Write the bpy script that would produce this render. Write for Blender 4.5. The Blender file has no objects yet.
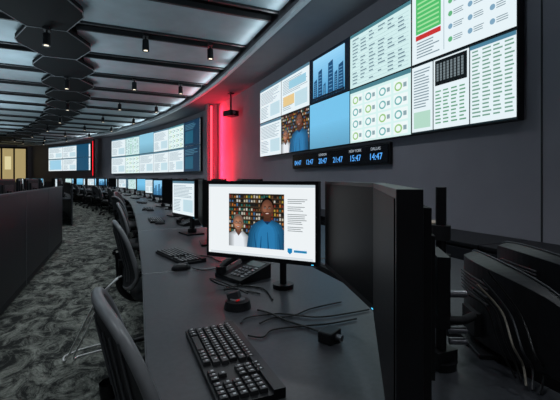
import bpy, math, random
from mathutils import Vector, Matrix, Euler
random.seed(7)
scene=bpy.context.scene
try: scene.view_settings.view_transform='Standard'
except Exception: pass
COL=scene.collection
H=1.25
# ---------------------------------------------------------------- materials
MC={}
def mat(name,col,rough=.5,metal=0.0,noise=0.0,nscale=20,spec=.5):
    if name in MC: return MC[name]
    m=bpy.data.materials.new(name); m.use_nodes=True
    nt=m.node_tree; b=nt.nodes['Principled BSDF']
    b.inputs['Roughness'].default_value=rough
    b.inputs['Metallic'].default_value=metal
    b.inputs['Specular IOR Level'].default_value=spec
    c=(col[0],col[1],col[2],1)
    if noise>0:
        tc=nt.nodes.new('ShaderNodeTexCoord'); n=nt.nodes.new('ShaderNodeTexNoise')
        n.inputs['Scale'].default_value=nscale; n.inputs['Detail'].default_value=4
        r=nt.nodes.new('ShaderNodeValToRGB')
        r.color_ramp.elements[0].position=.3; r.color_ramp.elements[1].position=.7
        r.color_ramp.elements[0].color=tuple(max(0,x*(1-noise)) for x in col)+(1,)
        r.color_ramp.elements[1].color=tuple(min(1,x*(1+noise)) for x in col)+(1,)
        nt.links.new(tc.outputs['Object'],n.inputs['Vector']); nt.links.new(n.outputs['Fac'],r.inputs['Fac'])
        nt.links.new(r.outputs['Color'],b.inputs['Base Color'])
    else: b.inputs['Base Color'].default_value=c
    MC[name]=m; return m
def em(col,st=1.0):
    key='emit_%02x%02x%02x_%d'%(int(col[0]*255),int(col[1]*255),int(col[2]*255),int(st*100))
    if key in MC: return MC[key]
    m=bpy.data.materials.new(key); m.use_nodes=True
    nt=m.node_tree; b=nt.nodes['Principled BSDF']
    lin=tuple(x**2.2 for x in col)+(1,)
    b.inputs['Base Color'].default_value=(.01,.01,.01,1)
    b.inputs['Roughness'].default_value=.35
    b.inputs['Emission Color'].default_value=lin
    b.inputs['Emission Strength'].default_value=st
    MC[key]=m; return m
BLK=mat('black_plastic',(.010,.010,.012),.42,noise=.2,spec=.35)
BLK2=mat('black_matte',(.016,.016,.018),.7,noise=.25,spec=.3)
GRY=mat('grey_plastic',(.12,.125,.135),.45,noise=.1)
DGR=mat('dark_grey_plastic',(.04,.042,.047),.45,noise=.1)
LGR=mat('light_grey_trim',(.35,.36,.38),.4,noise=.05)
MET=mat('brushed_metal',(.25,.25,.27),.3,.9,noise=.1)
DESK=mat('desk_laminate',(.038,.040,.047),.40,noise=.2,nscale=60)
KEY=mat('key_black',(.018,.018,.02),.5,noise=.1)
LEG=mat('key_legend',(.55,.56,.58),.6,noise=.05)
FAB=mat('chair_mesh',(.03,.031,.034),.6,noise=.4,nscale=200)
RIMC=mat('chair_frame_grey',(.19,.195,.205),.35,noise=.1)
OFF=mat('screen_off',(.004,.004,.005),.5,noise=.1,spec=.12)
WALL=mat('wall_paint',(.31,.295,.335),.7,noise=.04,nscale=3)
SOF=mat('soffit_paint',(.21,.21,.235),.7,noise=.05,nscale=3)
CAB=mat('cabinet_dark',(.016,.016,.02),.5,noise=.2,nscale=8,spec=.3)
CABLE=mat('cable_black',(.01,.01,.01),.4,noise=.1)
CABW=mat('cable_white',(.8,.8,.8),.5,noise=.05)

# ---------------------------------------------------------------- builder
class B:
    def __init__(s): s.v=[];s.f=[];s.m=[];s.sm=[];s.ml=[]
    def mi(s,m):
        if m not in s.ml: s.ml.append(m)
        return s.ml.index(m)
    def add(s,vs,fs,m,smooth=False):
        o=len(s.v); s.v+= [tuple(x) for x in vs]; k=s.mi(m)
        for f in fs: s.f.append([i+o for i in f]); s.m.append(k); s.sm.append(smooth)
    def box(s,c,d,m,rot=None,taper=None):
        x,y,z=d[0]/2,d[1]/2,d[2]/2
        vs=[Vector(p) for p in [(-x,-y,-z),(x,-y,-z),(x,y,-z),(-x,y,-z),(-x,-y,z),(x,-y,z),(x,y,z),(-x,y,z)]]
        if taper: vs=[Vector((p.x*(taper if p.z>0 else 1),p.y*(taper if p.z>0 else 1),p.z)) for p in vs]
        if rot is not None:
            R=Euler(rot).to_matrix(); vs=[R@p for p in vs]
        c=Vector(c); vs=[p+c for p in vs]
        s.add(vs,[(0,3,2,1),(4,5,6,7),(0,1,5,4),(1,2,6,5),(2,3,7,6),(3,0,4,7)],m)
    def bb(s,x0,x1,y0,y1,z0,z1,m): s.box(((x0+x1)/2,(y0+y1)/2,(z0+z1)/2),(x1-x0,y1-y0,z1-z0),m)
    def cyl(s,p0,p1,r,m,seg=16,r1=None):
        p0=Vector(p0);p1=Vector(p1); r1=r if r1 is None else r1
        d=(p1-p0).normalized(); a=d.orthogonal().normalized(); b=d.cross(a)
        vs=[];
        for i in range(seg):
            t=2*math.pi*i/seg; q=a*math.cos(t)+b*math.sin(t); vs.append(p0+q*r)
        for i in range(seg):
            t=2*math.pi*i/seg; q=a*math.cos(t)+b*math.sin(t); vs.append(p1+q*r1)
        s.add(vs,[(i,(i+1)%seg,seg+(i+1)%seg,seg+i) for i in range(seg)],m,True)
        s.add(vs[:seg],[tuple(reversed(range(seg)))],m); s.add(vs[seg:],[tuple(range(seg))],m)
    def tube(s,pts,r,m,seg=8,closed=False,sub=6):
        P=[Vector(p) for p in pts]; n=len(P); Q=[]
        if sub>1:
            rng=range(n) if closed else range(n-1)
            for i in rng:
                if closed: a,b,c,d=P[(i-1)%n],P[i],P[(i+1)%n],P[(i+2)%n]
                else: a,b,c,d=P[max(i-1,0)],P[i],P[i+1],P[min(i+2,n-1)]
                for k in range(sub):
                    t=k/sub
                    Q.append(.5*((2*b)+(c-a)*t+(2*a-5*b+4*c-d)*t*t+(3*b-a-3*c+d)*t**3))
            if not closed: Q.append(P[-1])
        else: Q=P
        N=len(Q); vs=[]; prev=None
        for i in range(N):
            if closed: d=Q[(i+1)%N]-Q[(i-1)%N]
            else: d=Q[min(i+1,N-1)]-Q[max(i-1,0)]
            d.normalize()
            a=d.orthogonal().normalized() if prev is None else (prev-d*prev.dot(d)).normalized()
            prev=a; b=d.cross(a)
            for k in range(seg):
                t=2*math.pi*k/seg; vs.append(Q[i]+(a*math.cos(t)+b*math.sin(t))*r)
        fs=[]
        for i in range(N if closed else N-1):
            j=(i+1)%N
            for k in range(seg): fs.append((i*seg+k,i*seg+(k+1)%seg,j*seg+(k+1)%seg,j*seg+k))
        s.add(vs,fs,m,True)
    def prism(s,pts,z0,z1,m):
        n=len(pts); vs=[(p[0],p[1],z0) for p in pts]+[(p[0],p[1],z1) for p in pts]
        s.add(vs,[tuple(reversed(range(n))),tuple(range(n,2*n))]+[(i,(i+1)%n,n+(i+1)%n,n+i) for i in range(n)],m)
    def mesh(s,name):
        me=bpy.data.meshes.new(name); me.from_pydata(s.v,[],s.f)
        for m in s.ml: me.materials.append(m)
        for p,k,sm in zip(me.polygons,s.m,s.sm): p.material_index=k; p.use_smooth=sm
        me.update(); return me
    def make(s,name,loc=(0,0,0),rz=0,parent=None,bevel=0):
        return put(s.mesh(name),name,loc,rz,parent,bevel)
def put(me,name,loc=(0,0,0),rz=0,parent=None,bevel=0):
    o=bpy.data.objects.new(name,me); COL.objects.link(o); o.location=loc; o.rotation_euler=(0,0,rz)
    if parent: o.parent=parent
    if bevel:
        b=o.modifiers.new('bevel','BEVEL'); b.width=bevel; b.segments=2; b.limit_method='ANGLE'; b.angle_limit=math.radians(50)
    return o
def empty(name,loc=(0,0,0),rz=0):
    o=bpy.data.objects.new(name,None); COL.objects.link(o); o.location=loc; o.rotation_euler=(0,0,rz); o.empty_display_size=.1; return o
class Fr:   # flat picture surface: origin lower-left, right dir, normal
    def __init__(s,b,O,r,n,w,h): s.b=b;s.O=Vector(O);s.r=Vector(r).normalized();s.n=Vector(n).normalized();s.w=w;s.h=h;s.k=.0012
    def P(s,a,c,l): return s.O+s.r*(s.w*a)+Vector((0,0,1))*(s.h*c)+s.n*(l*s.k)
    def rect(s,a0,c0,a1,c1,col,l=1,st=1.0):
        s.b.add([s.P(a0,c0,l),s.P(a1,c0,l),s.P(a1,c1,l),s.P(a0,c1,l)],[(0,1,2,3)],em(col,st))
    def ell(s,a,c,ra,rc,col,l=2,st=1.0,n=20):
        s.b.add([s.P(a+ra*math.cos(2*math.pi*i/n),c+rc*math.sin(2*math.pi*i/n),l) for i in range(n)],[tuple(range(n))],em(col,st))
    def poly(s,pts,col,l=2,st=1.0):
        s.b.add([s.P(p[0],p[1],l) for p in pts],[tuple(range(len(pts)))],em(col,st))
    def sub(s,a0,c0,a1,c1):
        f=Fr(s.b,s.P(a0,c0,0),s.r,s.n,s.w*(a1-a0),s.h*(c1-c0)); f.k=s.k; return f
WH=(.90,.95,.97)
def lines(f,a0,c0,a1,c1,n,col=(.5,.58,.62),l=2,rag=.35):
    dh=(c1-c0)/n
    for i in range(n):
        e=a1-(a1-a0)*rag*random.random()
        f.rect(a0,c0+i*dh+dh*.3,e,c0+i*dh+dh*.7,col,l)
def c_doc(f):
    f.rect(0,0,1,1,WH,1); f.rect(0,.93,1,1,(.35,.5,.58),2); lines(f,.06,.5,.94,.88,9,(.6,.68,.72)); lines(f,.06,.08,.45,.45,8,(.6,.68,.72)); f.rect(.52,.1,.94,.45,(.75,.86,.9),2)
def c_sheet(f,green=True):
    f.rect(0,0,1,1,(.82,.93,.93),1); f.rect(0,.94,1,1,(.3,.5,.55),2)
    for i in range(14):
        y=.05+i*.062
        f.rect(.03,y,.97,y+.004,(.55,.68,.7),2)
        for j in range(6):
            if random.random()<.75: f.rect(.05+j*.155,y+.015,.05+j*.155+.05+.07*random.random(),y+.038,(.3,.65,.45) if (green and j in(2,4)) else (.45,.55,.6),2)
def c_blue(f,a=(.46,.76,.92)):
    f.rect(0,0,1,1,a,1)
    for k in range(12): f.rect(0,k/24,1,(k+1)/24,tuple(x*(.84+.013*k) for x in a),2)
def c_city(f):
    f.rect(0,0,1,1,(.06,.10,.15),1)
    for k in range(16): f.rect(.10,.05+k*.056,.90,.05+(k+1)*.056,(.32+.018*k,.62+.014*k,.82+.010*k),2)
    for i,(x,w_,hh) in enumerate([(.12,.1,.50),(.24,.12,.68),(.38,.07,.35),(.50,.14,.76),(.66,.08,.5),(.75,.13,.62)]):
        f.poly([(x,.05),(x+w_,.05),(x+w_*.92,hh),(x+w_*.1,hh-.04)],(.12,.30,.46),3)
        for k in range(8):
            yy_=.09+k*(hh-.14)/8; f.rect(x+w_*.2,yy_,x+w_*.8,yy_+.015,(.40,.64,.80),4)
    f.rect(.10,.05,.90,.10,(.06,.12,.18),5)
def c_gauge(f):
    f.rect(0,0,1,1,(.84,.95,.94),1); f.rect(0,.93,1,1,(.3,.5,.55),2)
    for i in range(4):
        for j in range(4):
            x=.14+i*.24; y=.12+j*.22
            f.rect(x-.1,y-.085,x+.1,y+.1,(.93,.97,.97),2)
            f.ell(x-.03,y,.055,.07,(.45,.7,.7) if (i+j)%3 else (.6,.78,.5),3); f.ell(x-.03,y,.035,.045,(.93,.97,.97),4)
            f.rect(x+.04,y-.03,x+.085,y+.04,(.55,.65,.68),3)
def shade(c,k): return tuple(max(0,min(1,x*k)) for x in c)
def person(f,a,c,ra,rc,skin,hair,l,beard=False,glasses=False):
    f.ell(a,c+rc*.28,ra*1.08,rc*.98,hair,l,1,28)
    for s in(-1,1): f.ell(a+s*ra*1.0,c-rc*.02,ra*.15,rc*.2,shade(skin,.75),l)
    for i in range(6):
        k=1-i*.13; f.ell(a-ra*.10*i*.6,c-rc*.02*i,ra*k,rc*k*.98,shade(skin,.76+.085*i),l+1+i*.3,1,28)
    L=l+3
    if beard: f.poly([(a-ra*.85,c-rc*.25),(a-ra*.5,c-rc*.38),(a,c-rc*.30),(a+ra*.5,c-rc*.38),(a+ra*.85,c-rc*.25),(a+ra*.6,c-rc*.8),(a,c-rc*1.0),(a-ra*.6,c-rc*.8)],shade(skin,.68),L)
    for s in(-1,1):
        f.ell(a+s*ra*.38,c+rc*.1,ra*.24,rc*.12,shade(skin,.72),L); f.ell(a+s*ra*.38,c+rc*.08,ra*.14,rc*.05,(.8,.77,.74),L+.4); f.ell(a+s*ra*.38,c+rc*.08,ra*.075,rc*.06,(.05,.04,.04),L+.8)
        f.poly([(a+s*ra*.16,c+rc*.24),(a+s*ra*.6,c+rc*.24),(a+s*ra*.55,c+rc*.30),(a+s*ra*.2,c+rc*.29)],shade(hair,.8),L+.4)
        if glasses:
            for q in range(20):
                t0,t1=q*math.pi/10,(q+1)*math.pi/10; X=a+s*ra*.4; Y=c+rc*.09
                f.poly([(X+ra*.3*math.cos(t0),Y+rc*.19*math.sin(t0)),(X+ra*.3*math.cos(t1),Y+rc*.19*math.sin(t1)),(X+ra*.36*math.cos(t1),Y+rc*.24*math.sin(t1)),(X+ra*.36*math.cos(t0),Y+rc*.24*math.sin(t0))],(.08,.07,.07),L+1.4)
    f.poly([(a-ra*.18,c-rc*.22),(a,c-rc*.27),(a+ra*.18,c-rc*.22),(a+ra*.05,c+rc*.12),(a-ra*.03,c+rc*.12)],shade(skin,.85),L+.4)
    f.ell(a-ra*.02,c-rc*.17,ra*.07,rc*.07,shade(skin,1.3),L+.8)
    f.ell(a,c-rc*.52,ra*.36,rc*.11,shade((.55,.27,.24),.85),L+.8); f.ell(a,c-rc*.50,ra*.27,rc*.045,(.85,.8,.76),L+1.2)
def jumper(f,pts,col,l):
    cx=sum(p[0] for p in pts)/len(pts)
    for i in range(5):
        k=1-i*.13; f.poly([(cx+(p[0]-cx)*k,p[1]*(1-.04*i)) for p in pts],shade(col,.72+.1*i),l+i*.3)
def portrait(p,l=2):
    p.rect(0,0,1,1,(.14,.12,.10),l)
    for r in range(10):
        y=.20+r*.08
        p.rect(0,y-.01,1,y,(.32,.25,.18),l+1)
        for k in range(22):
            x=.005+k*.0455+random.uniform(-.004,.004); col=random.choice([(.70,.42,.2),(.2,.42,.38),(.75,.72,.64),(.5,.2,.16),(.28,.42,.58),(.70,.6,.26),(.42,.3,.2),(.8,.78,.74),(.15,.15,.15)])
            hh=random.uniform(.035,.058)
            p.rect(x,y,x+.034,y+hh,shade(col,.7),l+1.2); p.rect(x+.006,y+.004,x+.024,y+hh-.006,col,l+1.6); p.rect(x+.008,y+hh,x+.024,y+hh+.008,shade(col,.5),l+1.2)
    jumper(p,[(0,0),(.40,0),(.37,.2),(.27,.29),(.1,.29),(0,.24)],(.80,.82,.84),l+3)
    p.poly([(.12,.29),(.25,.29),(.185,.2)],(.35,.25,.22),l+5)
    p.rect(.15,.26,.21,.36,(.45,.3,.24),l+5)
    person(p,.178,.44,.088,.135,(.66,.46,.36),(.42,.36,.33),l+6,glasses=True)
    jumper(p,[(.34,0),(1,0),(1,.34),(.94,.46),(.80,.53),(.62,.53),(.47,.45),(.38,.3)],(.16,.42,.60),l+13)
    p.poly([(.62,.53),(.80,.53),(.71,.44)],(.08,.2,.34),l+15); p.poly([(.645,.50),(.775,.50),(.77,.62),(.65,.62)],(.30,.19,.15),l+15.5)
    person(p,.71,.73,.105,.17,(.48,.31,.24),(.06,.05,.05),l+17,beard=True)
    for (x0,y0,x1,y1) in [(.50,0,.47,.3),(.58,0,.60,.22),(.93,0,.90,.28),(.72,.0,.71,.3)]:
        p.poly([(x0,y0),(x0+.022,y0),(x1+.008,y1),(x1,y1)],(.10,.30,.46),l+16)
def c_people(f): portrait(f,1)
def c_story(f):
    f.rect(0,0,1,1,(.93,.95,.96),1); f.rect(0,.965,1,1,(.75,.8,.83),2)
    p=f.sub(.21,.12,.735,.87)
    portrait(p)
    for i,y in enumerate([.80,.775,.75,.70,.675,.65,.60,.575,.55,.525,.5,.475,.43,.405,.38]):
        f.rect(.765,y,.765+(.15 if i%3 else .17)-.04*random.random(),y+.009,(.5,.53,.55),2)
    f.poly([(.765,.10),(.785,.07),(.805,.10),(.805,.15),(.765,.15)],(.1,.5,.72),2); f.rect(.82,.10,.93,.13,(.1,.5,.72),2)
    f.rect(.02,0.0,.98,.035,(.85,.88,.9),2)
def c_off(f): pass

# ---------------------------------------------------------------- curve of the room
def cv(y): return 0.0 if y<8 else -(y-8)**2/74.0
def ang(y): return 0.0 if y<8 else math.atan(2*(y-8)/74.0)
def dcv(y): return .24-.0035*(8-y)**2 if y<8 else .24+cv(y)
def dang(y): return -.007*(8-y) if y<8 else ang(y)
WX=3.3; ZC=3.7
ys=[-4+ i*.5 for i in range(0,78)]

# floor
m=bpy.data.materials.new('carpet'); m.use_nodes=True; nt=m.node_tree; bs=nt.nodes['Principled BSDF']
tc=nt.nodes.new('ShaderNodeTexCoord'); n1=nt.nodes.new('ShaderNodeTexNoise'); n1.inputs['Scale'].default_value=4.2; n1.inputs['Detail'].default_value=10; n1.inputs['Distortion'].default_value=.9; n1.inputs['Roughness'].default_value=.8
n2=nt.nodes.new('ShaderNodeTexNoise'); n2.inputs['Scale'].default_value=70; n2.inputs['Detail'].default_value=2
mp=nt.nodes.new('ShaderNodeMapping'); mp.inputs['Scale'].default_value=(1.5,1,1)
r1=nt.nodes.new('ShaderNodeValToRGB'); e=r1.color_ramp.elements
e[0].position=.44; e[0].color=(.034,.037,.036,1); e[1].position=.61; e[1].color=(.42,.44,.39,1)
mx=nt.nodes.new('ShaderNodeMixRGB'); mx.blend_type='MULTIPLY'; mx.inputs['Fac'].default_value=.75
nt.links.new(tc.outputs['Object'],mp.inputs['Vector']); nt.links.new(mp.outputs['Vector'],n1.inputs['Vector']); nt.links.new(tc.outputs['Object'],n2.inputs['Vector'])
nt.links.new(n1.outputs['Fac'],r1.inputs['Fac']); nt.links.new(r1.outputs['Color'],mx.inputs['Color1']); nt.links.new(n2.outputs['Fac'],mx.inputs['Color2'])
nt.links.new(mx.outputs['Color'],bs.inputs['Base Color']); bs.inputs['Roughness'].default_value=.95; bs.inputs['Specular IOR Level'].default_value=.1
CARPET=m
b=B(); b.bb(-14,4,-4,35,-.1,0,CARPET); b.make('floor')
b=B(); b.bb(-14,4,-4,35,4.3,4.4,mat('ceiling_void',(.012,.013,.015),.9,noise=.1)); b.make('ceiling')
b=B()
for i in range(len(ys)-1):
    y0,y1=ys[i],ys[i+1]; x0,x1=WX+cv(y0),WX+cv(y1)
    b.add([(x0,y0,0),(x1,y1,0),(x1,y1,4.3),(x0,y0,4.3),(x0+.15,y0,0),(x1+.15,y1,0),(x1+.15,y1,4.3),(x0+.15,y0,4.3)],[(0,1,2,3),(4,7,6,5)],WALL)
b.make('wall_right')
b=B(); b.bb(-14,4,34.5,34.65,0,4.3,WALL); b.make('wall_far')
b=B(); b.bb(-14,4,-4.15,-4,0,4.3,WALL); b.make('wall_back')
b=B(); b.bb(-14.15,-14,-4,34.5,0,4.3,WALL); b.make('wall_left')
b=B()
for i in range(len(ys)-1):
    y0,y1=ys[i],ys[i+1]; x0,x1=WX-.02+cv(y0),WX-.02+cv(y1)
    b.add([(x0,y0,0),(x1,y1,0),(x1,y1,.12),(x0,y0,.12),(x1+.02,y1,.12),(x0+.02,y0,.12)],[(0,1,2,3),(3,2,4,5)],BLK2)
b.make('baseboard_right')
EX=2.38
b=B()
RIM=mat('rim_white',(.8,.84,.88),.4)
for i in range(len(ys)-1):
    y0,y1=ys[i],ys[i+1]; c0,c1=cv(y0),cv(y1)
    b.add([(EX+c0,y0,ZC),(EX+c1,y1,ZC),(WX+c1,y1,ZC),(WX+c0,y0,ZC)],[(0,3,2,1)],SOF)
    b.add([(EX+c0,y0,ZC),(EX+c1,y1,ZC),(EX+c1,y1,ZC+.09),(EX+c0,y0,ZC+.09)],[(0,1,2,3)],RIM)
    b.add([(EX-.03+c0,y0,ZC-.025),(EX-.03+c1,y1,ZC-.025),(EX-.03+c1,y1,ZC+.02),(EX-.03+c0,y0,ZC+.02),(EX+.04+c0,y0,ZC-.025),(EX+.04+c1,y1,ZC-.025)],[(0,1,2,3),(0,4,5,1)],RIM)
    b.add([(EX+.03+c0,y0,ZC+.09),(EX+.03+c1,y1,ZC+.09),(EX+.03+c1,y1,4.3),(EX+.03+c0,y0,4.3)],[(0,1,2,3)],SOF)
b.make('trim_1')
CP=mat('ceiling_panel',(.35,.42,.45),.65,noise=.12,nscale=2)
b=B(); fr=mat('panel_frame',(.02,.022,.025),.5)
yy=-.98
while yy<33:
    yc=yy+.8; c=cv(yc); a=ang(yc)
    for (x0,x1) in [(-9.5,-5.5),(-5.35,-1.45),(-.65,EX-.12)]:
        xm=(x0+x1)/2
        b.box((xm+c,yc,ZC+.12),(x1-x0,1.22,.04),CP,rot=(0,0,a*.5))
        b.box((xm+c,yc-.64,ZC+.11),(x1-x0,.05,.08),fr,rot=(0,0,a*.5)); b.box((xm+c,yc+.64,ZC+.11),(x1-x0,.05,.08),fr,rot=(0,0,a*.5))
    yy+=1.6
b.make('ceiling_panels')
b=B(); SP=mat('spine_black',(.005,.006,.007),.75,noise=.1,spec=.1)
yy=-.98+.8
while yy<33:
    c=cv(yy)-1.05
    pts=[(c-.58,yy-.10),(c-.28,yy-.80),(c+.28,yy-.80),(c+.58,yy-.10),(c+.58,yy+.10),(c+.28,yy+.80),(c-.28,yy+.80),(c-.58,yy+.10)]
    b.prism(pts,ZC-.04,ZC+.04,SP)
    b.tube([(p[0],p[1],ZC-.04) for p in pts],.010,GRY,6,True,1)
    b.cyl((c,yy,ZC),(c,yy,4.3),.03,SP,8)
    yy+=1.6
b.make('ceiling_spine')
sb=B(); sb.box((0,0,0),(.09,.16,.04),BLK); sb.cyl((0,0,-.02),(0,0,-.09),.015,BLK,8); sb.cyl((0,0,-.08),(0,-.03,-.27),.055,BLK,16,.06); sb.cyl((0,-.03,-.268),(0,-.0302,-.272),.035,em((1,.95,.85),1.5),16)
sme=sb.mesh('spotlight')
def light(kind,name,loc,energy,col,**kw):
    l=bpy.data.lights.new(name,kind); l.energy=energy; l.color=col
    for k2,v in kw.items(): setattr(l,k2,v)
    o=bpy.data.objects.new(name,l); COL.objects.link(o); o.location=loc; return o
yy=.6-3.2
while yy<32:
    for j,x in enumerate([-1.05,.45,1.6,-4.0]):
        z=ZC+.06 if j!=0 else ZC-.06
        put(sme,'spotlight',(x+cv(yy),yy,z))
        if yy<24 and -3<yy:
            light('SPOT','spot_lamp',(x+cv(yy),yy-.03,z-.32),(62,48,62,70)[j]*(.65 if yy<2 else 1),(.88,.95,1),spot_size=math.radians(128),spot_blend=.9,shadow_soft_size=.06)
    yy+=3.2
for y0,e_ in [(2,4),(6,5),(10,6),(14,7),(19,8),(25,8)]:
    o=light('AREA','cove_lamp',(EX-.18+cv(y0),y0,ZC-.02),e_,(.8,.93,1),shape='RECTANGLE',size=3.6,size_y=.06)
    o.rotation_euler=(math.radians(120),0,math.radians(90)+ang(y0))
for x0,y0,e_ in [(-2.6,3,90),(-2.6,9,85),(-4,15,75),(-6,22,65)]:  # unseen upward fill, added to brighten the ceiling panels
    o=light('AREA','ceiling_fill',(x0,y0,1.3),e_,(.72,.9,1),shape='RECTANGLE',size=2.0,size_y=.3); o.rotation_euler=(math.radians(180),0,0)

# ---------------------------------------------------------------- video walls
def frame_on_wall(b,yl,yr,z0,z1,off):
    A=Vector((WX+cv(yl),yl,z0)); C=Vector((WX+cv(yr),yr,z0)); r=(C-A); w=r.length; r.normalize(); n=Vector((r.y,-r.x,0)) 
    if n.x>0: n=-n
    return Fr(b,A+n*off,r,n,w,z1-z0)
def video_wall(yl,yr,z0,z1,cols,content):
    root=empty('video_wall',(0,0,0)); 
    hb=B(); sb_=B()
    dy=(yl-yr)/cols; hz=(z1-z0)/2
    for i in range(cols):
        a=yl-i*dy; c=a-dy
        F=frame_on_wall(hb,a,c,z0,z1,.10)
        q=[F.P(0,0,0),F.P(1,0,0),F.P(1,1,0),F.P(0,1,0)]; bk=[p-F.n*.085 for p in q]
        hb.add(q+bk,[(0,1,2,3),(4,7,6,5),(0,4,5,1),(1,5,6,2),(2,6,7,3),(3,7,4,0)],BLK)
        for j in range(2):
            G=frame_on_wall(sb_,a,c,z0+j*hz,z0+(j+1)*hz,.10); G.k=.002
            G=G.sub(.008,.012,.992,.988); G.k=.0015
            content(G,i,j)
    hb.make('housing',parent=root); sb_.make('display_panels',parent=root)
def main_content(G,i,j):
    if j==1:
        if i==0: c_doc(G)
        elif i==1:
            c_doc(G); G.rect(.08,.2,.5,.45,(.9,.78,.55),3); G.rect(.3,.6,.9,.8,(.6,.8,.88),3)
        elif i==2: c_city(G)
        elif i==3: c_sheet(G,False)
        else:
            G.rect(0,0,1,1,WH,1)
            G.rect(.05,.42,.34,.96,(.32,.74,.42),2)
            for k in range(7): G.rect(.07,.46+k*.065,.32,.485+k*.065,(.62,.88,.62),3)
            G.rect(.05,.33,.34,.40,(.78,.2,.2),3); lines(G,.06,.06,.34,.31,6)
            G.rect(.37,.06,.375,.96,(.5,.6,.65),2)
            for k in range(5):
                for q in range(3): G.ell(.44+q*.19,.16+k*.17,.022,.035,random.choice([(.4,.7,.5),(.5,.65,.75)]),3); lines(G,.47+q*.19,.12+k*.17,.57+q*.19,.2+k*.17,3)
    else:
        if i==0: c_doc(G)
        elif i==1: c_people(G)
        elif i==2: c_blue(G)
        elif i==3: c_gauge(G)
        else:
            G.rect(0,0,1,1,(.1,.15,.17),1)
            s=G.sub(.0,.02,.25,.98); s.rect(0,0,1,1,WH,2); lines(s,.1,.35,.9,.95,14,l=3); s.rect(.1,.05,.9,.3,(.7,.85,.78),3)
            s=G.sub(.26,.02,.62,.98); s.rect(0,0,1,1,WH,2); s.rect(.05,.62,.95,.98,(.06,.08,.09),3)
            for k in range(8): s.rect(.1+k*.1,.68,.16+k*.1,.93,(.45,.5,.52),4)
            for k in range(6): s.rect(.08,.70+k*.04,.9,.705+k*.04,(.1,.1,.12),5)
            for k in range(4): lines(s,.06+k*.23,.06,.24+k*.23,.56,10,(.4,.62,.5),l=3)
            s=G.sub(.63,.02,1,.98); s.rect(0,0,1,1,WH,2)
            for k in range(4): lines(s,.05+k*.24,.06,.25+k*.24,.94,18,(.45,.62,.55),l=3)
            s.rect(0,.95,1,1,(.3,.5,.6),4)
video_wall(8.58,2.16,1.76,3.38,5,main_content)
def far_content(G,i,j):
    t=(i*3+j*5)%7
    if t==4: c_blue(G,(.55,.78,.88))
    elif t==6: c_doc(G)
    else: [c_doc,c_sheet,c_doc,c_gauge,c_blue,c_doc][t](G)
    if i==5: G.rect(0,0,1,1,(.08,.2,.3),5); G.rect(.1,.1,.6,.6,(.12,.35,.45),6); lines(G,.1,.65,.9,.9,4,(.3,.5,.6),6)
video_wall(24.2,13.7,1.5,3.48,6,far_content)
def farther(G,i,j):
    c_doc(G)
    if i==2: G.rect(.0,.0,.9,1,(.1,.3,.42),5)
    if i==0 and j==0: G.rect(.1,.1,.9,.9,(.6,.8,.9),5)
video_wall(32.2,26.9,1.75,3.5,3,farther)
SEAM=mat('seam',(.03,.03,.035),.8)
b=B()
for y_ in [2.02,.2,-1.8,9.4]:
    b.bb(WX-.006,WX+.001,y_-.006,y_+.006,.12,ZC,SEAM)
b.make('trim_2')
root=empty('world_clock',(WX-.05,5.36,1.575),0)
b=B(); b.box((0.02,0,0),(.05,2.94,.29),BLK); b.box((-.012,0,0),(.01,2.9,.25),mat('clock_glass',(.004,.005,.01),.2))
b.make('clock_housing',parent=root,bevel=.004)
EB=em((.32,.62,.92),1.3); EL=em((.75,.8,.85),.6)
def text(s,size,loc,parent,m_,name):
    cu=bpy.data.curves.new(name,'FONT'); cu.body=s; cu.size=size; cu.align_x='CENTER'; cu.align_y='CENTER'; cu.extrude=.001; cu.materials.append(m_)
    o=bpy.data.objects.new(name,cu); COL.objects.link(o); o.parent=parent; o.location=loc; o.rotation_euler=(math.radians(90),0,math.radians(-90)); return o
tt=['04:47','12:47','20:47','21:47','15:47','14:47']; nn=['','','LONDON','','NEW YORK','DALLAS']
for i in range(6):
    y_=1.2-i*.48
    text(tt[i],.13,(-.02,y_,-.035),root,EB,'digits_%d'%i)
    if nn[i]: text(nn[i],.06,(-.02,y_,.075),root,EL,'city_%d'%i)
b=B()
y_=12.35; x=WX+cv(y_); b.bb(x-.34,x-.005,y_-.14,y_+.14,0,ZC-.005,WALL)
b.make('wall_fin')
x=WX+cv(12.1)
b=B(); b.bb(x-.28,x-.22,12.15,12.19,.15,ZC-.08,em((1,.20,.25),5)); b.bb(x-.3,x-.2,12.19,12.205,.15,ZC-.05,MET); b.make('red_led_strip')
def aim(o,d): o.rotation_euler=Vector(d).to_track_quat('-Z','Y').to_euler()
o=light('AREA','red_lamp',(x-.30,12.02,1.95),85,(1,.012,.04),shape='RECTANGLE',size=.12,size_y=3.2)
aim(o,(.85,-.53,0)); o.data.spread=math.radians(105)
o=light('AREA','red_lamp',(x-.40,11.4,.25),30,(1,.012,.04),shape='RECTANGLE',size=.3,size_y=1.0); aim(o,(.3,0,1)); o.data.spread=math.radians(70)
x=WX+cv(26)
b=B(); b.bb(x-.34,x-.30,25.4,25.9,1.4,3.5,em((1,.1,.15),1.6)); b.bb(x-.30,x-.24,25.3,26,1.3,3.6,BLK2); b.make('red_light_panel')
b=B(); b.cyl((0,0,.12),(0,0,.62),.022,BLK,10); b.box((0,0,.6),(.14,.14,.03),BLK); b.box((0,0,.03),(.3,.36,.15),BLK); b.cyl((-.06,-.18,.03),(-.06,-.24,.03),.055,BLK,16); b.cyl((-.06,-.24,.03),(-.06,-.243,.03),.045,MET,16)
b.box((.02,0,.115),(.1,.1,.03),MET)
b.make('ceiling_projector',(2.95,10.3,3.05),math.radians(20),bevel=.008)
b=B(); b.bb(-9.2,-6.5,34.42,34.46,.9,3.55,em((.74,.66,.46),.75))
for x_ in (-9.2,-8.1,-7.3,-6.5): b.bb(x_-.05,x_+.05,34.36,34.47,.0,3.6,BLK2)
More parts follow.
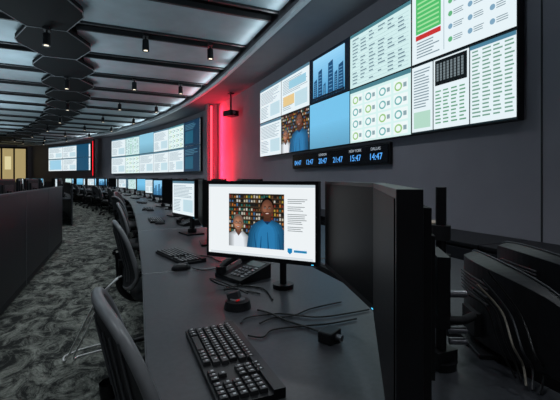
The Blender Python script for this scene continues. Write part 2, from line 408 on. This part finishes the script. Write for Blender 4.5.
b.bb(-9.2,-6.5,34.36,34.47,3.5,3.62,BLK2); b.bb(-9.2,-6.5,34.36,34.47,.8,.92,BLK2); b.bb(-7.9,-7.5,34.40,34.45,1.9,2.9,em((.9,.85,.65),.9))
b.make('window_1')

# ---------------------------------------------------------------- monitors
def monitor_mesh(content,stand=True,name='desktop_monitor'):
    b=B(); w,h=.535,.34; zc=.337
    t=.011
    b.bb(-w/2,w/2,-.012,.018,zc-h/2,zc+h/2,BLK)
    b.bb(-w/2+t,w/2-t,-.0135,-.0115,zc-h/2+t+.006,zc+h/2-t,OFF)
    for k,(s_,y0,y1) in enumerate([(.86,.018,.034),(.6,.034,.052)]):
        b.bb(-w/2*s_,w/2*s_,y0,y1,zc-h/2*s_,zc+h/2*s_,BLK2)
    for k in range(9): b.bb(-.12,.12,.051,.054,zc+.02+k*.009,zc+.024+k*.009,DGR)
    b.bb(-.06,.06,.05,.066,zc-.06,zc+.03,BLK)
    if stand:
        b.bb(-.03,.03,.066,.09,.02,zc+.02,BLK); b.box((0,.07,.008),(.22,.16,.014),BLK); b.cyl((0,.078,.01),(0,.078,.05),.04,BLK,18)
    F=Fr(b,(-w/2+t+.002,-.0138,zc-h/2+t+.008),(1,0,0),(0,-1,0),w-2*t-.004,h-2*t-.012); F.k=.00009
    content(F)
    b.bb(w/2-.03,w/2-.02,-.0135,-.012,zc-h/2+.004,zc-h/2+.007,em((.3,.8,1),1.5))
    return b.mesh(name)
DZ=.73
M={}
M['story']=monitor_mesh(c_story,False); M['doc']=monitor_mesh(c_doc); M['sheet']=monitor_mesh(c_sheet); M['off']=monitor_mesh(c_off); M['blue']=monitor_mesh(c_blue); M['city']=monitor_mesh(c_city)
M['offarm']=monitor_mesh(c_off,False)
def place_mon(L,R,kind,name='desktop_monitor',dz=0):
    dx,dy=R[0]-L[0],R[1]-L[1]
    return put(M[kind],name,((L[0]+R[0])/2,(L[1]+R[1])/2,DZ+dz),math.atan2(dy,dx),bevel=.003)
place_mon((.384,1.698),(.734,1.306),'story')
place_mon((.77,1.285),(.63,.80),'offarm')
place_mon((.60,.76),(.315,.35),'offarm')
place_mon((.50,3.76),(.62,3.24),'doc')
place_mon((.64,3.20),(.57,2.68),'off')

# ---------------------------------------------------------------- desks
def desk_mesh():
    b=B(); L=.89
    for x0,x1 in ((0,.93),(1.03,1.9)):
        b.bb(x0,x1,-L,L,DZ-.03,DZ,DESK)
        b.bb(x0-.003,x0+.001,-L,L,DZ-.028,DZ-.002,GRY)
        b.bb(x0,x1,-L-.003,-L+.001,DZ-.028,DZ-.001,LGR)
    b.bb(.93,1.03,-L,L,DZ-.10,DZ-.06,BLK2)
    for sx in(.93,1.03): b.bb(sx-.006,sx+.006,-L,L,DZ-.1,DZ-.02,BLK2)
    b.bb(.88,.90,-L+.04,L-.04,.06,DZ-.06,CAB); b.bb(1.06,1.08,-L+.04,L-.04,.06,DZ-.06,CAB)
    for sy in(-L+.05,L-.05):
        b.bb(.12,1.82,sy-.02,sy+.02,0,.05,BLK2); 
        for x in(.6,1.35): b.bb(x-.04,x+.04,sy-.02,sy+.02,.05,DZ-.03,BLK2)
        b.bb(.1,1.8,sy-.02,sy+.02,DZ-.08,DZ-.03,BLK2)
    return b.mesh('desk')
dm=desk_mesh()
PITCH=1.8
stations=[1.25+i*PITCH for i in range(-2,14)]
for y_ in stations: put(dm,'desk',(dcv(y_),y_,0),dang(y_),bevel=.002)

def keyboard_mesh():
    b=B(); b.bb(-.225,.225,-.08,.08,0,.014,BLK); b.box((0,.065,.018),(.45,.03,.012),BLK)
    rows=6
    for r in range(rows):
        y=.055-r*.024
        blocks=[(-.215,.062,15),(.078-.005,.128,3),(.137,.213,4)]
        for (x0,x1,n) in blocks:
            if x0==.137 and r==0: continue
            if n==3 and r==3: continue
            if n==15:
                if r==5: ww=[.022,.018,.02,.11,.02,.018,.018,.022]
                else: ww=[[.0175]*15,[.0175]*13+[.035],[.026]+[.0175]*13,[.031]+[.0175]*11+[.038],[.04]+[.0175]*10+[.044],[]][r]
            else: ww=[(x1-x0)/n]*n
            if n==3 and r==4: x0,ww=x0+ww[0],[ww[0]]
            x=x0
            for q in ww:
                b.box((x+q/2,y,.019),(q-.003,.0205,.010),KEY,taper=.86)
                if q<.05: b.box((x+q/2-.002,y+.002,.0243),(.006,.007,.0006),LEG)
                x+=q
    return b.mesh('keyboard')
km=keyboard_mesh()
def place_kb(x,y,r): put(km,'keyboard',(x,y,DZ+.001),math.radians(-90+r),bevel=.0012)
place_kb(.285,1.03,0); place_kb(.37,2.50,14)
def mouse_mesh():
    b=B(); n=12; rings=6; vs=[];fs=[]
    for i in range(rings+1):
        ph=i/rings*math.pi/2
        for k in range(n):
            t=2*math.pi*k/n; vs.append((.032*math.cos(t)*max(0.02,math.cos(ph))**.6,.055*math.sin(t)*max(.02,math.cos(ph))**.6,.034*math.sin(ph)))
    for i in range(rings):
        for k in range(n): fs.append((i*n+k,i*n+(k+1)%n,(i+1)*n+(k+1)%n,(i+1)*n+k))
    b.add(vs,fs,BLK,True); b.cyl((-.006,.03,.03),(.006,.03,.03),.008,GRY,10); return b.mesh('computer_mouse')
mm=mouse_mesh()
put(mm,'computer_mouse',(.33,2.17,DZ+.001),math.radians(-90))
def phone_mesh():
    b=B(); vs=[(-.11,-.1,0),(.11,-.1,0),(.11,.1,0),(-.11,.1,0),(-.11,-.1,.02),(.11,-.1,.02),(.11,.1,.075),(-.11,.1,.075)]
    b.add(vs,[(0,3,2,1),(4,5,6,7),(0,1,5,4),(1,2,6,5),(2,3,7,6),(3,0,4,7)],BLK)
    def zt(y): return .02+(y+.1)/.2*.055
    tl=math.atan(.055/.2)
    b.box((.035,.06,zt(.06)+.001),(.11,.05,.004),mat('lcd',(.15,.2,.2),.3),rot=(tl,0,0))
    for i in range(4):
        for j in range(3): b.box((.0+j*.024,.01-i*.026,zt(.01-i*.026)+.003),(.018,.016,.006),GRY,rot=(tl,0,0)); 
    for i in range(5): b.box((.085,.02-i*.022,zt(.02-i*.022)+.003),(.02,.012,.005),LGR,rot=(tl,0,0))
    b.tube([(-.075,-.085,zt(-.085)+.02),(-.075,-.05,zt(-.05)+.04),(-.075,.04,zt(.04)+.04),(-.075,.085,zt(.085)+.02)],.018,BLK,10)
    b.cyl((-.075,-.085,zt(-.085)),(-.075,-.085,zt(-.085)+.035),.028,BLK,14); b.cyl((-.075,.08,zt(.08)),(-.075,.08,zt(.08)+.035),.028,BLK,14)
    return b.mesh('desk_phone')
pm=phone_mesh()
put(pm,'desk_phone',(.60,1.87,DZ+.001),math.radians(-70),bevel=.003)
put(pm,'desk_phone',(.72,4.2,DZ+.001),math.radians(-80),bevel=.003)

def chair_mesh():
    b=B()
    for k in range(5):
        a=2*math.pi*k/5+.3; c,s=math.cos(a),math.sin(a)
        b.tube([(c*.03,s*.03,.12),(c*.15,s*.15,.11),(c*.30,s*.30,.075)],.018,BLK,8)
        b.cyl((c*.30-s*.012,s*.30+c*.012,.03),(c*.30-s*.03,s*.30+c*.03,.03),.03,BLK,14); b.cyl((c*.30+s*.012,s*.30-c*.012,.03),(c*.30+s*.03,s*.30-c*.03,.03),.03,BLK,14)
        b.cyl((c*.30,s*.30,.03),(c*.30,s*.30,.08),.012,BLK,8)
    b.cyl((0,0,.09),(0,0,.28),.03,BLK,14); b.cyl((0,0,.26),(0,0,.41),.018,MET,12); b.box((0,0,.415),(.22,.2,.04),BLK)
    def layer(z,s,n=32):
        out=[]
        for i in range(n):
            t=2*math.pi*i/n; c,q=math.cos(t),math.sin(t)
            out.append((.02+.24*s*math.copysign(abs(c)**.6,c),.245*s*math.copysign(abs(q)**.6,q),z))
        return out
    n=32; vs=[];L=[(.435,.9),(.45,1.0),(.48,1.02),(.5,.97),(.51,.85),(.512,.5)]
    for z,s in L: vs+=layer(z,s)
    fs=[(i*n+k,i*n+(k+1)%n,(i+1)*n+(k+1)%n,(i+1)*n+k) for i in range(len(L)-1) for k in range(n)]+[tuple(reversed(range(n))),tuple(range((len(L)-1)*n,len(L)*n))]
    b.add(vs,fs,FAB,True)
    def XB(y,z): return -.25+ .9*y*y -.22*(z-.62)*(1 if z>.62 else -.5)
    def P(t,s,off=0):
        c,q=math.cos(t),math.sin(t)
        y=.235*s*math.copysign(abs(c)**.68,c); z=.735+.215*s*math.copysign(abs(q)**.75,q)
        y*=1-.14*(z-.735)/.225
        return (XB(y,z)+off,y,z)
    R=[.2,.45,.7,.88,1.0]; N=40
    for off,flip in((.012,0),(-.014,1)):
        vs=[P(0,0,off)]+[P(2*math.pi*i/N,s,off) for s in R for i in range(N)]
        fs=[(0,1+k,1+(k+1)%N) for k in range(N)]+[(1+i*N+k,1+(i+1)*N+k,1+(i+1)*N+(k+1)%N,1+i*N+(k+1)%N) for i in range(len(R)-1) for k in range(N)]
        if flip: fs=[tuple(reversed(f)) for f in fs]
        b.add(vs,fs,FAB,True)
    b.tube([P(2*math.pi*i/N,1.0,-.001) for i in range(N)],.015,RIMC,8,True,1)
    for k in range(-4,5): 
        b.tube([(XB(k*.043,z)-.017,k*.043,z) for z in(.57,.65,.74,.83,.90)],.0028,GRY,5)  # vertical highlights on the backrest, modelled as thin grey ribs
    b.tube([(-.05,0,.42),(-.2,0,.42),(-.285,0,.5),(-.29,0,.62),(-.30,0,.74)],.022,BLK,10)
    b.box((-.285,0,.68),(.03,.16,.05),BLK)
    for s in(-1,1):
        b.tube([(-.02,s*.15,.42),(-.02,s*.27,.43),(-.03,s*.285,.52),(-.03,s*.285,.63)],.014,BLK,8)
        b.tube([(-.13,s*.285,.64),(-.02,s*.285,.65),(.1,s*.285,.64)],.022,BLK2,10)
    return b.mesh('office_chair')
cm=chair_mesh()
def chair(x,y,r): put(cm,'office_chair',(x,y,0),math.radians(r))
chair(.275,1.07,8); chair(.30,2.78,4)
chair(.32,4.75,-2)

kinds=['doc','blue','sheet','doc','off','city']
for i,y_ in enumerate(stations):
    if y_<0 or i in(2,3): 
        continue
    a=dang(y_); o=Vector((dcv(y_),y_,0)); R=Matrix.Rotation(a,3,'Z')
    def T(x,y): p=o+R@Vector((x,y,0)); return (p.x,p.y)
    place_mon(T(.36,.62),T(.52,.12),kinds[i%6]); place_mon(T(.54,.08),T(.46,-.44),kinds[(i*2+1)%6])
    p=T(.22,-.1); put(km,'keyboard',(p[0],p[1],DZ+.001),a+math.radians(-90+random.uniform(-8,8)))
    p=T(.24,-.45); put(mm,'computer_mouse',(p[0],p[1],DZ+.001),a-1.5)
    if i>4: p=T(.02+random.uniform(-.1,.08),random.uniform(-.2,.2)); put(cm,'office_chair',(p[0],p[1],0),a+math.radians(random.uniform(-25,25)))
    place_mon(T(1.45,-.45),T(1.38,.05),kinds[(i+3)%6]); place_mon(T(1.38,.09),T(1.45,.6),kinds[(i+1)%6])
    p=T(2.05,0); put(cm,'office_chair',(p[0],p[1],0),a+math.pi)

def bench(y0,y1):
    n=max(1,round((y1-y0)/1.5)); d=(y1-y0)/n
    for i in range(n):
        yc=y0+(i+.5)*d; a=ang(yc)
        b=B()
        b.bb(-.04,0,-d/2+.004,d/2-.004,.02,1.08,CAB); b.bb(-.05,.008,-d/2,d/2,1.08,1.1,BLK)
        b.bb(0,.003,-d/2+.004,d/2-.004,.03,.09,BLK2)
        b.bb(-.002,.004,-d/2,-d/2+.012,.02,1.08,GRY) 
        b.bb(-.9,-.04,-d/2+.002,d/2-.002,.70,.73,DESK)
        b.bb(-.85,-.8,-d/2+.1,-d/2+.14,0,.7,BLK2); b.bb(-.85,-.8,d/2-.14,d/2-.1,0,.7,BLK2)
        b.make('partition_desk',(-.96+cv(yc),yc,0),a,bevel=.002)
        for s in(-.35,.35):
            o=Vector((-.96+cv(yc),yc,0))+Matrix.Rotation(a,3,'Z')@Vector((-.3,s,0))
            put(M[kinds[(i+(1 if s>0 else 3))%6]],'desktop_monitor',(o.x,o.y,DZ+.001),a+math.radians(-90+ (8 if s>0 else -8)))
        o=Vector((-.96+cv(yc),yc,0))+Matrix.Rotation(a,3,'Z')@Vector((-1.3,0,0))
        put(cm,'office_chair',(o.x,o.y,0),a+random.uniform(-.3,.3))
bench(-1,8.1)
bench(11,17); bench(19,25)

# ---------------------------------------------------------------- arm stand etc.
b=B()
px,py=.82,.77
b.cyl((px,py,DZ),(px,py,1.225),.014,BLK,16); b.cyl((px,py,DZ),(px,py,DZ+.02),.04,BLK,20); b.box((px,py,DZ+.03),(.07,.05,.04),BLK)
for z in (.86,1.02,1.10): b.cyl((px,py,z-.02),(px,py,z+.02),.025,BLK2,16)
def arm(p,q,z):
    b.tube([p,((p[0]+q[0])/2+.02,(p[1]+q[1])/2+.02,z),q],.012,BLK,8)
arm((px,py,1.02),(.785,1.02,1.06),1.04); arm((px,py,1.02),(.53,.51,1.06),1.04)
b.box((.775,1.025,1.067),(.02,.1,.1),BLK,rot=(0,0,math.radians(-16))); b.box((.53,.505,1.067),(.02,.1,.1),BLK,rot=(0,0,math.radians(-35)))
for z in (.80,.83,.93): b.cyl((px+.02,py-.01,z),(px+.06,py-.03,z),.010,MET,8)
b.tube([(px,py,.86),(px+.04,py-.03,.86),(px+.10,py-.02,.86)],.012,BLK2,8)
b.make('monitor_arm_stand')
b=B(); px2,py2=.72,1.62
b.cyl((px2,py2,DZ),(px2,py2,1.15),.016,BLK,16); b.cyl((px2,py2,DZ),(px2,py2,DZ+.02),.05,BLK,20)
arm((px2,py2,1.06),(.607,1.543,1.06),1.06); b.make('monitor_arm_stand')
def low_mon(x,y,rz):
    b=B(); W,Hh=.58,.26; n=20
    vs=[];fs=[]
    for i in range(n+1):
        t=-1+2*i/n; xx=t*W/2; yb=.045*(1-t*t)+.014; top=Hh-.03*t*t-.02*abs(t)**6; bot=.02*t*t
        bow=.05*t*t
        vs+= [(xx,-bow,bot),(xx,-bow,top),(xx,yb-bow,top-.014),(xx,yb-bow,bot+.014)]
    for i in range(n):
        for k in range(4): fs.append((i*4+k,(i+1)*4+k,(i+1)*4+(k+1)%4,i*4+(k+1)%4))
    fs+=[(0,1,2,3),(n*4+3,n*4+2,n*4+1,n*4)]
    b.add(vs,fs,BLK,False)
    b.tube([(vs[i*4+1][0],vs[i*4+1][1]+.004,vs[i*4+1][2]+.001) for i in range(n+1)],.003,DGR,6,False,1)
    for k in range(6): b.bb(-.1,.1,.055,.061,.14+k*.011,.145+k*.011,DGR)
    b.bb(-.05,.05,.05,.075,.03,.10,BLK2); b.box((0,.03,-.006),(.2,.10,.012),BLK); b.bb(-.03,.03,.0,.05,-.004,.04,BLK2)
    return b.make('desktop_monitor',(x,y,DZ+.013),rz,bevel=.002)
low_mon(1.07,.80,math.radians(60)); low_mon(1.36,.86,math.radians(66))
CF=mat('client_face',(.42,.47,.54),.35)
b=B(); b.bb(-.04,.04,-.028,.028,0,.365,CF); b.bb(-.042,-.04,-.022,.022,.03,.33,mat('client_front',(.6,.66,.75),.3))
b.bb(-.05,.05,-.04,.04,-.012,0,BLK); b.bb(-.038,.038,-.026,.026,.365,.372,mat('client_top_reflection',(.40,.30,.22),.5))  # tan reflection painted into the colour of the top cap
for k in range(8): b.bb(-.0435,-.0415,-.014,.014,.05+k*.015,.055+k*.015,BLK2)
b.make('thin_client_computer',(.895,.885,DZ+.013),math.radians(46),bevel=.008)

b=B(); Z=DZ+.006
b.tube([(.50,1.50,.77),(.47,1.60,.76),(.45,1.68,Z),(.48,1.72,Z),(.55,1.70,Z),(.62,1.62,Z),(.60,1.46,Z)],.004,CABLE)
b.tube([(.49,1.46,.775),(.42,1.56,.80),(.38,1.66,.80),(.42,1.72,.76),(.50,1.68,Z),(.58,1.56,Z)],.0035,CABLE)
b.tube([(.50,1.37,Z),(.53,1.32,Z),(.56,1.22,Z),(.60,1.14,Z),(.62,1.09,Z)],.004,CABLE)
b.tube([(.40,1.27,Z),(.44,1.31,Z),(.56,1.30,Z),(.66,1.22,Z),(.74,1.20,Z),(.9,1.2,Z)],.003,CABLE)
b.tube([(.39,1.16,Z),(.43,1.13,Z),(.48,1.17,Z),(.58,1.16,Z),(.68,1.14,Z),(.80,1.14,Z)],.003,CABLE)
b.tube([(.46,1.24,Z),(.52,1.27,Z),(.6,1.26,Z),(.7,1.3,Z),(.85,1.32,Z)],.003,CABLE)
b.make('desk_cables')
b=B()
b.tube([(.47,2.50,Z),(.55,2.42,Z),(.58,2.25,Z),(.66,2.1,Z),(.75,2.05,Z)],.004,CABLE)
b.tube([(.39,2.16,Z),(.44,2.08,Z),(.56,2.10,Z),(.7,2.05,Z)],.003,CABLE)
b.make('desk_cables')
b=B()
for k in range(5):
    x0=.88+.01*math.cos(k); y0=.73-.018*k
    b.tube([(x0-.01,y0,.93+.02*k),(x0+.02+.012*k,y0-.03,.90),(x0+.03,y0-.05-.01*k,.83),(x0+.04+.014*k,y0-.07,.775),(x0+.05,y0-.09,.736)],.0028,[CABLE,CABLE,mat('cable_tan',(.30,.27,.22),.5),DGR,CABLE][k])
b.make('arm_cables')
b=B(); b.cyl((0,0,0),(0,0,.03),.055,BLK,24,.048); b.cyl((0,0,.03),(0,0,.036),.03,GRY,20); b.box((.02,.0,.045),(.05,.03,.03),DGR,rot=(0,.3,.4)); b.box((-.02,.02,.038),(.008,.02,.006),em((.7,.1,.1),.6)); b.make('cable_hub',(.44,1.44,DZ+.001),math.radians(120),bevel=.003)
b=B(); b.box((0,0,.018),(.07,.05,.036),BLK); b.cyl((0,-.025,.018),(0,-.045,.018),.01,MET,10); b.make('power_adapter',(.62,1.03,DZ+.001),math.radians(30),bevel=.005)
b=B(); 
b.tube([(.0,2.50,.63),(-.05,2.46,.60),(-.13,2.55,.48),(-.24,2.72,.22),(-.32,2.86,.03),(-.34,2.98,.008),(-.26,3.05,.008),(-.1,3.1,.008)],.006,CABW)
b.tube([(.02,2.56,.63),(-.02,2.5,.62),(-.09,2.56,.50),(-.19,2.72,.25),(-.27,2.84,.05),(-.24,2.95,.008),(-.05,3.0,.008)],.006,CABW)
b.make('hanging_cable')
for i in range(5):
    b=B(); b.bb(-.6,0,-.895,.895,.08,.68,CAB); b.bb(-.62,0,-.9,.9,.68,.71,BLK); b.bb(-.56,0,-.88,.88,0,.08,BLK2)
    for s in(-.45,.45): b.bb(-.615,-.6,s-.43,s+.43,.1,.66,CAB); b.cyl((-.63,s+.3,.3),(-.63,s+.3,.45),.006,MET,8)
    b.make('credenza',(WX-.025,-.6+i*1.81,0),0,bevel=.003)

# ---------------------------------------------------------------- camera
cam=bpy.data.cameras.new('camera'); co=bpy.data.objects.new('camera',cam); COL.objects.link(co)
cam.lens=24; cam.sensor_width=36; co.location=(0,0,H); co.rotation_euler=(math.radians(90),0,-math.atan(162/373)); cam.shift_y=-22/560; cam.clip_start=.02
scene.camera=co
w=bpy.data.worlds.new('world'); scene.world=w; w.use_nodes=True; w.node_tree.nodes['Background'].inputs[0].default_value=(.02,.03,.04,1)
